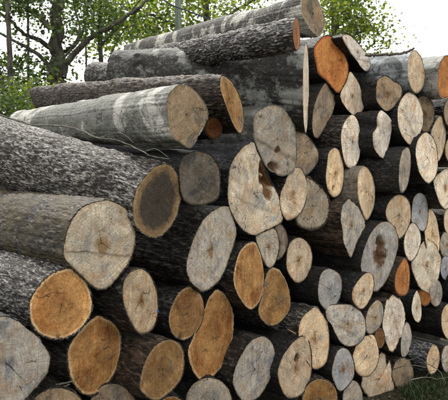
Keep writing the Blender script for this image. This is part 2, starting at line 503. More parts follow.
def make_log(i, spec, off):
    opt = spec['opt']
    P = outline_px(spec['o'])
    c, area = poly_center(P)
    Q = closed_curve(P, 60) - c
    if area < 2600: P = c + (P - c) * 1.035
    ev = np.sqrt(np.linalg.eigvalsh(np.cov(Q.T)))
    ratio = ev[0] / ev[1]
    az = math.atan((c[0] - 224) / FPX)
    th0 = A + az
    th = math.acos(min(.97, ratio))
    delta = th - th0
    cut = min(A + np.clip(delta, -.38, .42), math.radians(80) - az)
    yaw = opt.get('yaw', math.degrees(A + np.clip(.7 * delta, -.2, .24)))
    yaw = math.radians(yaw)
    cut = math.radians(opt['cut']) if 'cut' in opt else cut
    O = on_face(c[0], c[1], off)
    L = opt.get('len', 2.3 + .25 * math.sin(i * 7.3))
    pitch = math.radians(opt.get('pitch', 0.0))
    if 'end' in opt:                                        # far end given: point of the view and distance
        E = at(*opt['end'])
        dv = O - E
        L = float(np.linalg.norm(dv))
        yaw = math.atan2(dv[0], -dv[1])
        pitch = math.asin(dv[2] / L)
    X = np.array([math.sin(yaw) * math.cos(pitch), -math.cos(yaw) * math.cos(pitch), math.sin(pitch)])
    Yv = np.cross([0, 0, 1.0], X); Yv /= np.linalg.norm(Yv)
    Z = np.cross(X, Yv)
    nseg, near = (208, True) if opt.get('big') else ((120, True) if area > 2600 else (80, False))
    ncut = np.array([math.sin(cut), -math.cos(cut), 0.0])
    ring = closed_curve(P, nseg)
    W = np.array([on_plane(p[0], p[1], O, ncut) for p in ring]) - O
    loc = np.stack([W @ X, W @ Yv, W @ Z], 1)               # local coordinates of the outline
    if 'round' in opt:                                      # cut seen edge on: round trunk, slanting cut
        rh = opt['round'] / 2 / FPX * O[1]
        an_ = np.linspace(0, 2 * math.pi, nseg, endpoint=False)
        cy_, cz_ = np.cos(an_) * rh, np.sin(an_) * rh
        nx_, ny_, nz_ = ncut @ X, ncut @ Yv, ncut @ Z
        loc = np.stack([-(cy_ * ny_ + cz_ * nz_) / nx_, cy_, cz_], 1)
    yz = loc[:, 1:]
    R = np.linalg.norm(yz, axis=1)
    if np.sum(yz[:, 0] * np.roll(yz[:, 1], -1) - np.roll(yz[:, 0], -1) * yz[:, 1]) < 0:
        loc = loc[::-1].copy(); yz = loc[:, 1:]; R = np.linalg.norm(yz, axis=1)
    Rm = math.sqrt(np.mean(R ** 2))
    seed = i * 13 + 5
    # fine unevenness of the rim
    jag = opt.get('jag', 1.0)
    u = yz / (R[:, None] + 1e-9)
    jn = fbm(np.stack([u[:, 0] * 5, u[:, 1] * 5, np.full(nseg, i * 3.1)], 1), seed, 3) - .5
    jn2 = fbm(np.stack([u[:, 0] * 16, u[:, 1] * 16, np.full(nseg, i * 3.1)], 1), seed + 3, 2) - .5
    jn3 = fbm(np.stack([u[:, 0] * 40, u[:, 1] * 40, np.full(nseg, i * 3.1)], 1), seed + 5, 2) - .5
    sc = 1 + jag * (.055 * jn + .06 * jn2 + .03 * jn3)
    loc[:, 0] *= sc; yz = loc[:, 1:] = loc[:, 1:] * sc[:, None]
    R = R * sc
    tp = opt.get('taper', 1.0)
    fine = .0052 if opt.get('big') else (.009 if near else .014)
    s, ds = [0.0], .004
    while s[-1] < L:
        s.append(s[-1] + ds)
        lim = fine * 1.6 if (opt.get('big') or s[-1] < (.5 if near else .3)) else .09
        ds = min(ds * 1.35, lim) if ds < lim else lim
    s = np.array(s); s[-1] = L
    ns = len(s)
    w = smooth(s / .35)[:, None]
    fl = max(.30, 3.2 * float(np.abs(loc[:, 0]).max()))
    fx = (1 - smooth(s / fl))[:, None]
    kp = 0.0 if 'round' in opt else (.45 if opt.get('big') else .70)
    rbase = (R[None] * (1 - w) + (kp * R + (1 - kp) * Rm * (1 + .10 * (fbm(np.stack([u[:, 0] * 1.3, u[:, 1] * 1.3, np.full(nseg, i * 1.7)], 1), seed + 9, 2) - .5))[None]) * w)
    rbase = rbase * (1 + (tp - 1) * (s / L))[:, None] * (1 + opt.get('grow', .0) * smooth(s / .4))[:, None]
    xs = -s[:, None] + loc[None, :, 0] * fx
    bx = np.broadcast_to(xs, (ns, nseg))
    pp = np.stack([bx.ravel(), (u[None, :, 0] * rbase).ravel(), (u[None, :, 1] * rbase).ravel()], 1)
    kind = spec['bark']
    seedv = np.array([i * 3.7, i * 1.9, i * 2.3])
    lump = fbm(pp * np.array([3.2, 5, 5]) + seedv, seed + 1, 3) - .5
    if kind in ('rough', 'frost', 'brown', 'moss', 'dark'):
        q = pp * np.array([20, 80, 80]) + seedv
        wv = fbm(pp * np.array([12, 25, 25]) + seedv, seed + 21, 2)[:, None] * 2.2
        rg = 1 - np.abs(fbm(q + wv, seed + 2, 2) * 2 - 1) * 2.0
        rg = np.clip(rg, 0, 1)
        q2 = pp * np.array([55, 120, 120]) + seedv
        d2 = vnoise(q2, seed + 5)
        ridge = np.clip(1 - rg * 1.0, 0, 1) * .75 + d2 * .25
        amp = {'rough': .0085, 'frost': .0095, 'brown': .009, 'moss': .006, 'dark': .006}[kind] * (1.25 if opt.get('big') else .8)
    else:
        ridge = fbm(pp * np.array([30, 30, 30]) + seedv, seed + 2, 3)
        ridge = ridge * .6 + .4 * fbm(pp * np.array([11, 22, 22]) + seedv, seed + 7, 3)
        amp = .009
    rise = smooth(s / .03)[:, None]
    disp = ((ridge.reshape(ns, nseg) - .5) * amp + lump.reshape(ns, nseg) * .03 * opt.get('lump', 1.0) * smooth(s / .15)[:, None]) * rise
    for (ks, ka, kr, kh) in opt.get('knots', []):           # limb scars: distance, angle, radius, height
        an = np.arctan2(u[:, 1], u[:, 0])
        da = (an - math.radians(ka) + math.pi) % (2 * math.pi) - math.pi
        dd = np.sqrt(((s[:, None] - ks)) ** 2 + (da[None] * Rm) ** 2)
        disp = disp + kh * np.exp(-(dd / kr) ** 2) - kh * .9 * np.exp(-(dd / (kr * .45)) ** 2)
    rfin = rbase + disp
    bend = opt.get('bend', .02 * math.sin(i * 5.1)) * smooth(s / L)[:, None] * Rm * 6
    V = np.stack([bx, u[None, :, 0] * rfin + bend * math.cos(i), u[None, :, 1] * rfin + bend * math.sin(i) * .4], 2)
    # thickness of the bark seen on the cut
    bt = opt.get('bt', .0022 + .0035 * ((i * 37) % 10) / 10 * (1.4 if near else .8)) if kind != 'pale' else .0015
    inner = loc.copy()
    kk = (1 - bt / np.maximum(R, .03) * np.clip(1 + 2.6 * jn2 + 1.4 * jn, .1, 3))[:, None]
    inner = inner * kk
    inner[:, 0] -= .001
    deep = inner * .985; deep[:, 0] -= .012
    allv = np.concatenate([deep, inner, V.reshape(-1, 3)], 0)
    rid = np.concatenate([np.full(nseg, .35), np.full(nseg, .55), ridge])
    nr = ns + 2
    idx = np.arange(nseg)
    F = []
    for r in range(nr - 1):
        a = r * nseg
        F.append(np.stack([a + idx, a + nseg + idx, a + nseg + (idx + 1) % nseg, a + (idx + 1) % nseg], 1)[:, ::-1])
    F = np.concatenate(F)
    # far end: a shallow fan of quads in bare wood
    last = (nr - 1) * nseg
    cen = len(allv)
    endc = allv[last:last + nseg].mean(0)
    mid_r = allv[last:last + nseg] * .5 + endc * .5
    allv = np.concatenate([allv, mid_r, np.repeat(endc[None], nseg, 0)])
    rid = np.concatenate([rid, np.full(2 * nseg, .5)])
    F2 = np.stack([last + idx, cen + idx, cen + (idx + 1) % nseg, last + (idx + 1) % nseg], 1)[:, ::-1]
    F3 = np.stack([cen + idx, cen + nseg + idx, cen + nseg + (idx + 1) % nseg, cen + (idx + 1) % nseg], 1)[:, ::-1]
    midx = np.concatenate([np.zeros(len(F)), np.ones(len(F2) + len(F3))])
    F = np.concatenate([F, F2, F3])
    root = empty('log')
    M = Matrix(((X[0], Yv[0], Z[0], O[0]), (X[1], Yv[1], Z[1], O[1]), (X[2], Yv[2], Z[2], O[2]), (0, 0, 0, 1)))
    root.matrix_world = M
    tag(root, spec['label'], 'log', 'sawn logs stacked in the pile')
    b = link_mesh('bark', allv, F, [BARK[kind], WOOD['tan']], root, {'ridge': rid, 'rr': np.full(len(allv), .4)}, True, midx)
    v = (.85 + .3 * ((i * 61) % 17) / 17) * (.70 if kind in ('rough', 'dark', 'brown') else .84)
    t2 = ((i * 29) % 11) / 11 - .5
    b.color = (v * (1 + .08 * t2), v, v * (1 - .10 * t2), .35 + .35 * ((i * 43) % 13) / 13)
    if 'frost' in opt: b.color[3] = opt['frost']
    if 'btint' in opt: b.color[:3] = opt['btint']
    # cut face: rings of points from the rim to the pith
    nrad = 34 if near else 20
    ts = np.concatenate([[1.0], 1 - np.linspace(0, 1, nrad) ** 1.15 * .995])
    cv = []
    for k, t_ in enumerate(ts):
        r_ = inner * t_
        if k == 0:
            r_ = inner * .995; r_[:, 0] -= .009
        cv.append(r_)
    cv = np.array(cv)
    flat = cv.reshape(-1, 3)
    rel = (fbm(flat * 14 + seedv, seed + 31, 3) - .5) * .012 * opt.get('relief', 1.0)
    rel += (fbm(flat * 60 + seedv, seed + 32, 2) - .5) * .0022
    # where two saw cuts met: a small step across the face
    sa = math.radians(opt.get('step_a', (i * 71) % 180))
    side = flat[:, 1] * math.cos(sa) + flat[:, 2] * math.sin(sa) + (fbm(flat * 25 + seedv, seed + 4, 2) - .5) * .02
    rel += opt.get('step', .004 * ((i * 3) % 4 == 0)) * smooth(side / .006 + .5 + opt.get('step_o', .25) * Rm / .006)
    rot = np.zeros(len(flat))
    for (hy, hz, hr, hd) in opt.get('holes', []):           # rotten hollows, fractions of the radius
        dd = np.hypot(flat[:, 1] - hy * Rm, flat[:, 2] - hz * Rm) + (fbm(flat * 38 + seedv, seed + 8, 3) - .5) * .085 * min(1.0, hr * 3)
        hm_ = smooth(1.4 - dd / (hr * Rm))
        rel -= hd * hm_
        rot = np.maximum(rot, hm_)
    rel = rel.reshape(len(ts), nseg)
    rel[0] = 0
    rel = rel * np.concatenate([[0], smooth((1 - ts[1:]) / .12) * .9 + .1])[:, None]
    cv[:, :, 0] += rel
    # curved back at the rim so the arris is soft
    cv[1, :, 0] -= .0015
    nf = len(ts)
    F = []
    for r in range(nf - 1):
        a = r * nseg
        F.append(np.stack([a + idx, a + nseg + idx, a + nseg + (idx + 1) % nseg, a + (idx + 1) % nseg], 1))
    rr = np.repeat(np.concatenate([[1.0], ts[1:]]), nseg)
    f = link_mesh('cut_face', cv.reshape(-1, 3), np.concatenate(F), WOOD[spec['wood']], root, {'rr': rr, 'rot': rot})
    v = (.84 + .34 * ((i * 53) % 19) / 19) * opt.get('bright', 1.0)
    if spec['wood'] in ('white', 'cream') and O[1] > 2.8: v *= 1.24  # farther pale ends painted lighter, in place of stronger light on them
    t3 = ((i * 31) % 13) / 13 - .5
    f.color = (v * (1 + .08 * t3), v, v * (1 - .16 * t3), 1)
    return root, O, Rm


LOGS = []


def log(o, off, wood, bark, label, **opt):
    LOGS.append(dict(o=o, off=off, wood=wood, bark=bark, label=label, opt=opt))


# --- lower left
log([(-22, 335), (-8, 320), (5, 316), (16, 320), (28, 328), (41, 340), (50, 355), (49, 370), (40, 384), (31, 394), (20, 404), (0, 410), (-20, 400), (-30, 375), (-30, 350)], .10, 'grey', 'rough', 'big pale grey log end with knot, cut off by the bottom left corner', bright=1.0)
log([(55, 271), (69, 267), (80, 273), (89, 285), (93, 300), (92, 313), (81, 330), (66, 339), (52, 340), (38, 334), (30, 322), (28, 306), (32, 294), (43, 280)], .10, 'orange', 'frost', 'orange log end with pale rim and flaky grey bark at lower left', big=1, bright=1.45, frost=.62, yaw=44)
log([(72, 219), (82, 207), (96, 201), (110, 200), (126, 208), (135, 225), (136, 241), (131, 260), (121, 275), (110, 287), (102, 290), (93, 287), (82, 277), (71, 267), (64, 258), (63, 248), (66, 233)], .14, 'grey', 'moss', 'large pale grey log end with dark specks and mossy brown bark', big=1, bright=.95, yaw=44, taper=1.05, step=.006, step_a=80)
log([(134, 202), (138, 188), (146, 177), (155, 168), (165, 165), (174, 170), (180, 184), (181, 196), (179, 206), (175, 219), (165, 232), (155, 237), (146, 234), (137, 226), (134, 216)], .14, 'heart', 'frost', 'long rough barked log with black heart and brown rim', big=1, frost=.70, end=(-60, 133, 3.4), taper=1.2, lump=.8, bright=.9)
log([(96, 315), (104, 316), (113, 321), (120, 329), (122, 340), (121, 355), (116, 373), (107, 386), (94, 396), (83, 395), (72, 383), (67, 364), (68, 348), (74, 337), (83, 326)], .06, 'orange', 'rough', 'dusky orange log end second from the left in the lowest row', bright=1.25)
log((58, 416, 58, 56), .02, 'tan', 'rough', 'brownish grey log end peeking over the bottom edge beside the knotty grey one')
log((113, 412, 48, 56), .0, 'tan', 'rough', 'dull grey log end at the bottom edge below the dusky orange end')
log([(126, 278), (133, 271), (142, 269), (150, 275), (156, 288), (158, 300), (158, 313), (153, 328), (143, 334), (136, 330), (128, 316), (124, 304), (123, 290)], .05, 'cream', 'rough', 'cream speckled log end with a tiny blue paint mark', bright=.85)
log([(179, 293), (188, 287), (196, 289), (203, 301), (203, 318), (196, 332), (184, 340), (173, 334), (169, 320), (172, 306)], .06, 'orange', 'rough', 'orange brown log end with dark pith spot and pale rough rim', bright=1.0)
log([(171, 340), (178, 343), (183, 351), (184, 362), (181, 378), (170, 392), (156, 400), (143, 392), (140, 383), (146, 361), (154, 348), (162, 342)], .05, 'ochre', 'brown', 'ochre log end with grey streaks low between two orange ends')
log([(213, 293), (222, 293), (229, 301), (233, 314), (233, 333), (229, 353), (221, 368), (212, 377), (203, 380), (194, 372), (189, 352), (193, 339), (205, 309)], .08, 'orange', 'dark', 'tall leaning orange brown oval log end low in the middle', bright=.95, heart=1)
log((172, 411, 30, 30), .0, 'orange', 'dark', 'sliver of reddish brown log end at the bottom edge under the ochre end')
log((209, 402, 46, 48), .07, 'grey', 'dark', 'small grey log end split by a dark crack at the bottom edge', bright=.85)
log([(262, 337), (268, 340), (273, 346), (275, 356), (272, 373), (265, 388), (257, 398), (246, 401), (239, 395), (234, 384), (235, 371), (242, 355), (251, 342)], .08, 'grey', 'rough', 'broad grey cream log end with starry central crack at bottom middle')
log([(302, 337), (309, 343), (311.5, 358), (311, 375), (306, 389), (297, 397), (287, 397), (281, 387), (278, 373), (282, 359), (288, 349), (294, 342)], .10, 'cream', 'dark', 'cream log end with deep slit, leaning over a rounder one behind', holes=[(.1, .35, .14, .03)], bright=.85)
log([(315, 308), (322, 314), (328, 326), (329, 346), (326, 362), (319, 368), (311, 366), (302, 350), (299, 332), (303, 318)], .05, 'cream', 'frost', 'tall cream log end with tan blotch behind the slit one', bright=.9)
log([(326, 312), (327, 307), (336, 305), (350, 305), (359, 310), (365, 320), (365, 334), (359, 343), (350, 346), (342, 343), (336, 334), (332, 325), (328, 320)], .10, 'grey', 'rough', 'round speckled grey log end with a knot lobe on its upper left', bright=1.15)
log([(344, 348), (338, 351), (334, 361), (332, 373), (335, 384), (340, 391), (347, 387), (354, 376), (354, 363), (350, 352)], .07, 'blue', 'dark', 'narrow bluish grey log end with brown pith near the bottom', bright=1.1)
log((320, 399, 35, 40, 12), .05, 'ochre', 'rough', 'round ochre log end rising from the bottom edge beside the bluish one')
log((353, 400, 20, 39), .03, 'grey', 'rough', 'small greyish log end at the bottom below the round speckled one')
log([(368, 336), (374, 336), (378, 346), (379, 358), (375, 369), (368, 376), (360, 375), (355, 368), (353, 357), (357, 345), (362, 338)], .08, 'cream', 'rough', 'cream grey oval log end low right, over the flared one', bright=.9)
log([(380, 354), (385, 356), (387, 366), (390, 361), (393, 378), (394, 388), (389, 396), (378, 398), (369, 397), (362, 386), (364, 374), (372, 366)], .02, 'cream', 'rough', 'ragged flared cream butt end standing in the grass', jag=2.2, relief=2, bright=.85)
log((403, 374, 21, 32, 0), .02, 'tan', 'brown', 'dark frayed log end half sunk in grass and dead twigs', jag=3, relief=2)
log([(433, 345), (438, 348), (440, 358), (437, 370), (431, 374), (427, 366), (427.5, 356)], .05, 'cream', 'frost', 'small cream log end just above the grass near the right edge', btint=(.9, 1.0, 1.15))
log((448, 359, 13, 28), .0, 'grey', 'rough', 'pale log end at the right edge just above the grass')
log((450, 322, 17, 36, -3), .12, 'cream', 'dark', 'thick black barked log with its cream end at the right edge', grow=.02)
log([(406, 323), (402, 335), (401, 349), (403, 357), (409, 352), (412, 338), (410, 326)], .05, 'grey', 'dark', 'thin grey sliver of log end right of the jagged white one')
log([(393, 296), (387, 301), (385, 310), (383, 321), (384, 335), (388, 346), (391, 352), (397, 346), (402, 331), (405, 317), (403, 306), (399, 299)], .07, 'white', 'brown', 'jagged white log end with rusty right side', jag=2.4, relief=2.0, step=.012, step_a=30, step_o=-.1, bright=.95)
log([(378, 300), (383, 306), (383, 317), (379, 328), (371, 334), (366, 330), (366, 318), (370, 307)], .05, 'grey', 'rough', 'smooth grey oval log end left of the jagged white one', bright=.95)
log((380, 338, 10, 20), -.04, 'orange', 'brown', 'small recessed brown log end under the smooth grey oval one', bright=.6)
log([(416.6, 291), (413, 300), (412, 311), (415, 320), (419, 322), (421.5, 315), (421, 302), (419, 294)], .10, 'white', 'dark', 'thin whitish sliver of log end in front of dark bark', bright=.85)
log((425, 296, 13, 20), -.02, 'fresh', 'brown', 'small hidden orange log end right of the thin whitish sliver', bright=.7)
log((436, 293, 13, 27), -.01, 'grey', 'rough', 'grey log end with pith spot under the large pale oval', bright=.9)
log([(427, 240), (419, 248), (413, 259), (412, 267), (415, 277), (421, 288), (430, 293), (435, 287), (439, 275), (441, 261), (440, 255), (435, 245)], .08, 'white', 'rough', 'large pale oval log end near the right edge with faint cracks', bright=.95)
log([(405, 258), (398, 268), (395, 279), (396, 291), (402, 296), (408, 292), (410, 279), (409, 266)], .05, 'fresh', 'brown', 'bright orange oval log end beside the hollow grey one', bright=.95)
log([(413, 223), (407, 230), (404, 243), (406, 255), (411, 261), (417, 254), (421, 241), (419, 229)], .10, 'white', 'rough', 'small clean cream oval log end above the bright orange one')
log([(430, 209), (435, 215), (438, 226), (440, 244), (437, 255), (428, 250), (425, 234), (425.5, 220)], .02, 'cream', 'rough', 'pointed cream log end standing behind the large pale oval', bright=1.1)
log([(420, 193), (414, 198), (412, 210), (412, 222), (418, 229), (425, 230), (428, 218), (428, 206), (426, 197)], .06, 'blue', 'dark', 'tall bluish white log end above the small clean cream oval', bright=1.7)
log([(398, 195), (390, 201), (386, 211), (388, 221), (397, 236), (401, 238), (407, 230), (411, 218), (410, 204), (405, 197)], .08, 'cream', 'dark', 'cream log end with orange core, left of the bluish white one')
log([(384, 222), (373, 231), (365, 248), (361.5, 266), (366, 282), (375, 291), (386, 281), (394, 263), (398, 242), (394, 227)], .10, 'rot', 'dark', 'large grey log end with a rotten brown hollow', holes=[(.05, .34, .22, .03), (.0, -.05, .20, .02)], bright=.95)
log([(367, 273), (359, 280), (353, 290), (353, 300), (359, 308), (365, 307), (372, 295), (374, 283), (372, 275)], .14, 'cream', 'dark', 'cream log end with dark bluish bark below the hollow one')
log([(330, 269), (322, 273), (318.5, 286), (319, 300), (325, 309), (332, 310), (339, 300), (342, 288), (340, 275)], .06, 'blue', 'dark', 'blue grey log end with diagonal crack right of the clean cream oval', bright=1.05)
log([(350, 200), (344, 205), (341, 218), (343, 231), (344, 242), (350, 256), (354, 251), (358, 240), (364, 231), (365, 222), (359, 209)], .12, 'grey', 'brown', 'pointed white and grey log end, ragged, with brown torn bark', jag=2.0, relief=1.6, bright=1.15)
log([(364, 167), (370, 172), (374, 183), (375, 197), (373, 209), (367, 219), (363, 212), (359, 200), (358, 186), (359, 174)], .06, 'cream', 'pale', 'peeled log showing its bare pale side beside a narrow end', bt=.002, yaw=58)
log([(335, 148), (329, 153), (327, 166), (326, 179), (329, 192), (335, 197), (341, 192), (344, 178), (343, 162), (340, 152)], .12, 'cream', 'dark', 'narrow cream log end with a black hole at its foot', holes=[(-.1, -.7, .12, .03)], bright=1.05)
log([(352, 115), (345, 122), (341.5, 133), (342, 148), (345, 162), (350, 168), (356, 165), (360, 153), (360, 139), (358, 122)], .08, 'white', 'rough', 'tall white log end directly above the peeled log', bright=1.1, step=.008, step_a=0, step_o=.2)
log([(350, 72), (347, 81), (341, 93), (342, 101), (348, 110), (355, 115), (363, 110), (364, 102), (360, 86), (355, 77)], .08, 'white', 'dark', 'leaning white log end tucked under the bright orange one', bright=1.1)
log([(330, 82), (323, 86), (316, 101), (313, 115), (313, 131), (317, 138), (323, 131), (332, 115), (337, 95), (336, 85)], .08, 'tan', 'dark', 'tall beige log end with dark lower right side below the bright orange one', bright=1.3)
log([(328, 36), (319, 41), (314, 50), (316, 63), (319, 74), (327, 81), (337, 92), (343, 90), (347, 80), (348.5, 69), (346, 57), (339, 43)], .14, 'fresh', 'dark', 'bright orange log end with red rim near the top', bright=1.15, len=1.0)
log([(303, -3), (302, 13), (306, 22), (313, 32), (319, 36), (323, 30), (325, 21), (321, 8), (316, -3), (309, -7)], .16, 'tan', 'lichen', 'topmost grey log sloping up to a weathered round end', big=1, end=(132, 53, 6.0), taper=.95, frost=.5, bright=1.0, btint=(1.25, 1.2, 1.15))
log([(293, 21), (297, 24), (300, 32), (302.5, 42), (298, 47), (294, 40), (292, 30)], .10, 'fresh', 'frost', 'rough barked log near the top showing only a sliver of orange end', big=1, end=(146, 61, 4.35), taper=1.15, frost=.5, bright=.85, grow=.05, cut=75, round=31)
log([(302, 43), (305, 50), (308, 65), (309.5, 85), (309.5, 110), (308.5, 131), (306.8, 131), (304.5, 110), (303.5, 85), (303, 62)], .17, 'white', 'lichen', 'thick dark grey log with white lichen patches, end seen edge on', big=1, end=(117, 76, 3.72), taper=.62, lump=1.6, cut=78.5, round=88, grow=.0, frost=.5, knots=[(.95, 150, .05, .03), (.55, 185, .04, .02), (1.0, 215, .06, .03), (.3, 160, .03, .015)], bt=.002)
log([(345, 35), (343, 39), (350, 52), (357, 61), (361, 67), (366, 71), (370, 68), (370, 61), (365, 52), (357, 42), (350, 36)], .18, 'white', 'dark', 'white leaning log end against the leaves, right of the bright orange one', bright=1.1, len=.8)
log([(414, 51), (408.5, 59), (408, 71), (410, 84), (416, 93), (422, 88), (425, 77), (422, 60), (418, 53)], .12, 'cream', 'birch', 'top row log with silvery bark and cream end streaked with rust', bright=1.0, btint=(.75, .82, .92))
log([(386, 76), (378, 80), (376, 93), (377, 101), (382, 108), (388, 111), (397, 104), (402, 94), (401, 86), (394, 81)], .12, 'tan', 'dark', 'heart shaped tan log end with brown core in the second row', bright=1.3)
log([(446, 56), (440, 65), (438, 79), (439, 92), (444, 98), (452, 94), (456, 80), (454, 62)], .12, 'fresh', 'birch', 'golden orange log end in the top row at the right edge', bright=1.15, btint=(.8, .8, .78))
log([(408, 93), (401, 101), (398, 112), (399.5, 129), (407, 142), (413, 144), (420, 134), (423, 120), (421, 106), (415, 95)], .12, 'white', 'dark', 'large cream log end with long diagonal crack near the right edge', bright=1.05, step=.010, step_a=40)
log([(421, 97), (429, 98), (434, 108), (434, 120), (431, 128), (426, 132), (418, 125), (416, 105)], .03, 'tan', 'rough', 'brownish grey log end half hidden behind the diagonally cracked one', bright=.8)
log([(440, 116), (445, 124), (446, 138), (443, 152), (438, 161), (432, 150), (431, 135), (434, 125)], .03, 'cream', 'rough', 'tan cream log end behind the one with the star crack', bright=.85)
log([(425, 133), (418, 141), (416, 152), (417, 162), (420, 173), (428, 183), (435, 177), (438, 166), (437, 150), (433, 138)], .12, 'white', 'dark', 'cream oval log end with star crack and dark red pith', bright=1.1)
log([(381, 111), (377, 118), (377, 127), (373, 135), (375, 149), (383, 158), (387, 151), (390, 140), (392, 126), (389, 117)], .12, 'white', 'dark', 'white log end with a stepped double cut', step=.014, step_a=130, step_o=0, bright=.95)
log([(408.5, 148), (403, 151), (400, 162), (399, 180), (401, 192), (406, 189), (409.5, 177), (411, 159)], .14, 'grey', 'dark', 'thin grey sliver of log end on a thick black glossy log', bright=1.0)
log([(440, 173), (435, 178), (434, 184), (437, 195), (441, 205), (447, 209), (454, 200), (455, 180), (448, 169)], .06, 'white', 'rough', 'cream log end with notched left side at the right edge', jag=1.6)
log((449, 221, 10, 26), .0, 'cream', 'rough', 'pinkish cream log end cut by the right edge below the notched one')
log((447, 245, 14, 27), .05, 'grey', 'rough', 'grey cream log end cut by the right edge beside the large pale oval')
log((446, 268, 11, 24), .02, 'blue', 'dark', 'bluish grey split log end cut by the right edge', bright=1.1)
log((456, 112, 24, 36), -.02, 'cream', 'rough', 'log end barely showing at the right edge just below the golden orange one', bright=.7)
log((458, 150, 26, 34), .0, 'cream', 'dark', 'log end barely showing at the right edge above the notched one', bright=.8)
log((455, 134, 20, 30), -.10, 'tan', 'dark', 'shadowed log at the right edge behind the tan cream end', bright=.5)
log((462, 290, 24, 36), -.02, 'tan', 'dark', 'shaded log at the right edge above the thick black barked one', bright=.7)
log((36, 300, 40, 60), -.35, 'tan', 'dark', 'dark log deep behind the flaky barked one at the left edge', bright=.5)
# --- middle
log([(276, 106), (267, 107), (258, 112), (254, 119), (254, 130), (255, 141), (260, 153), (267, 166), (274, 171), (280, 175), (288, 174), (295, 166), (296, 148), (295, 131), (293, 122), (287, 111)], .11, 'grey', 'birch', 'tall grey tan log end in the centre with a small brown pith', bright=1.05, holes=[(-.10, -.80, .20, .03), (.05, -.3, .08, .006)], step=.010, step_a=70, step_o=.3, relief=1.6, btint=(.6, .6, .6))
log([(253, 141), (240, 150), (231, 164), (228, 182), (228, 203), (235, 220), (243, 230), (254, 236), (264, 232), (273, 228), (284, 219), (282, 203), (276, 190), (269, 176), (262, 160), (257, 150)], .12, 'grey', 'dark', 'very large pale grey log end in the centre, rotten along its right side', bright=1.25, relief=1.4, btint=(1.6, 1.7, 2.0), holes=[(.36, .60, .16, .02), (.62, .34, .26, .06), (.55, -.02, .16, .012), (.30, .30, .12, .008)], yaw=50)
log([(291, 170), (298, 168), (303, 172), (307, 184), (306, 200), (301, 212), (294, 218), (286, 219), (281, 207), (281, 194), (285, 184)], .11, 'cream', 'rough', 'cream log end with long curved grain joined to the very large grey one', bright=.95, relief=1.4)
log([(297, 131), (304, 133), (311, 140), (318, 151), (318, 161), (313, 169), (306, 175), (298, 172), (293, 155), (293, 138)], .03, 'tan', 'dark', 'tan log end with a rusty spot behind the central ends', bright=1.15)
log([(308, 177), (318, 184), (326, 191), (330, 203), (329, 216), (323, 226), (312, 230), (301, 227), (296, 220), (297, 200), (302, 185)], .07, 'grey', 'brown', 'grey log end with crusty tan rim right of the curved grain one', bright=.85, bt=.012)
log([(298, 238), (290, 244), (287, 257), (288, 271), (296, 282), (305, 279), (311, 267), (312, 253), (307, 242)], .12, 'cream', 'dark', 'clean cream oval log end with one short crack, standing alone in shade', bright=1.0, step=0)
log([(256, 236), (264, 232), (275, 229), (279, 240), (279, 250), (276, 261), (271, 268), (266, 265), (260, 252)], .04, 'grey', 'rough', 'small bluish cream log end wedged under the very large grey one', bright=1.0)
log([(278, 224), (285, 229), (288, 240), (286, 250), (281, 258), (275, 258), (272, 240)], .01, 'tan', 'rough', 'small tan log end half hidden left of the clean cream oval', bright=.9)
log([(253, 242), (243, 248), (237, 261), (234, 280), (239, 296), (250, 309), (260, 300), (264, 280), (262, 260), (258, 247)], .12, 'orange', 'rough', 'narrow upright orange log end with light rim in the middle', bright=1.35)
log([(271, 269), (279, 270), (286, 281), (290, 295), (290, 308), (285, 317), (275, 325), (266, 323), (259, 312), (262, 295), (266, 278)], .06, 'ochre', 'rough', 'golden ochre log end partly behind the narrow upright orange one', bright=1.25)
log([(226, 205), (215, 209), (202, 221), (191, 245), (186, 266), (190, 282), (203, 292), (216, 285), (224, 274), (232, 252), (237, 233), (235, 220), (231, 208)], .14, 'grey', 'rough', 'large leaning grey log end with a rough slanting crack', bright=.9, relief=1.5)
log([(204, 153), (195, 152), (184, 157), (180, 166), (180, 182), (183, 197), (191, 204), (204, 204), (217, 198), (220, 187), (219, 169), (212, 157)], .06, 'dark', 'dark', 'dark brown mossy log end above the large leaning grey one', bright=1.3)
log([(181, 85), (173, 90), (168, 99), (167, 110), (169, 125), (173, 137), (182, 143), (191, 147), (199, 134), (206, 121), (207, 110), (199, 96), (190, 87)], .13, 'tan', 'birch', 'white barked birch log with weathered brown end at upper left', big=1, end=(22, 128, 4.2), taper=1.0, lump=1.2, bright=1.0)
log([(222, 76), (230, 80), (238, 92), (243, 110), (243.5, 126), (240, 133), (233, 124), (225, 103), (220.5, 88)], .12, 'ochre', 'brown', 'rough brown log with a narrow yellow orange end beside the birch', big=1, end=(46, 101, 4.6), taper=.80, grow=.22, bright=1.7, cut=70)
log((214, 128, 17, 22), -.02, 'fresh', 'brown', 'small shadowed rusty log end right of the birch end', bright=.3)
# --- filler logs added to close the gaps to light, their ends coloured dark as shade
log((330, 243, 34, 34), -.55, 'dark', 'brown', 'recessed brown barked filler log seen in the gap left of the hollow grey end', bright=.7)
log((312, 105, 30, 44), -.55, 'dark', 'dark', 'black filler log in shade under the thick lichen covered one', bright=.6)
log((392, 180, 34, 34), -.55, 'dark', 'dark', 'dark recessed filler log between the thin sliver and the tall bluish end', bright=.6)
log((130, 355, 34, 50), -.55, 'dark', 'dark', 'dark filler log in the gap between the dusky orange and ochre ends', bright=.5)
log((58, 362, 24, 44), -.55, 'dark', 'dark', 'dark filler log in the black gap beside the big knotty grey end', bright=.5)
log((165, 262, 44, 50), -.55, 'dark', 'dark', 'shaded filler log in the gap under the black hearted one', bright=.5)
log((300, 300, 34, 34), -.55, 'dark', 'rough', 'recessed rough filler log in the gap below the clean cream oval', bright=.6)
log((235, 120, 36, 40), -.55, 'dark', 'dark', 'dark filler log in the deep shade left of the tall central end', bright=.5)
log((412, 200, 30, 30), -.55, 'dark', 'dark', 'dark filler log behind the cream end with the orange core', bright=.5)
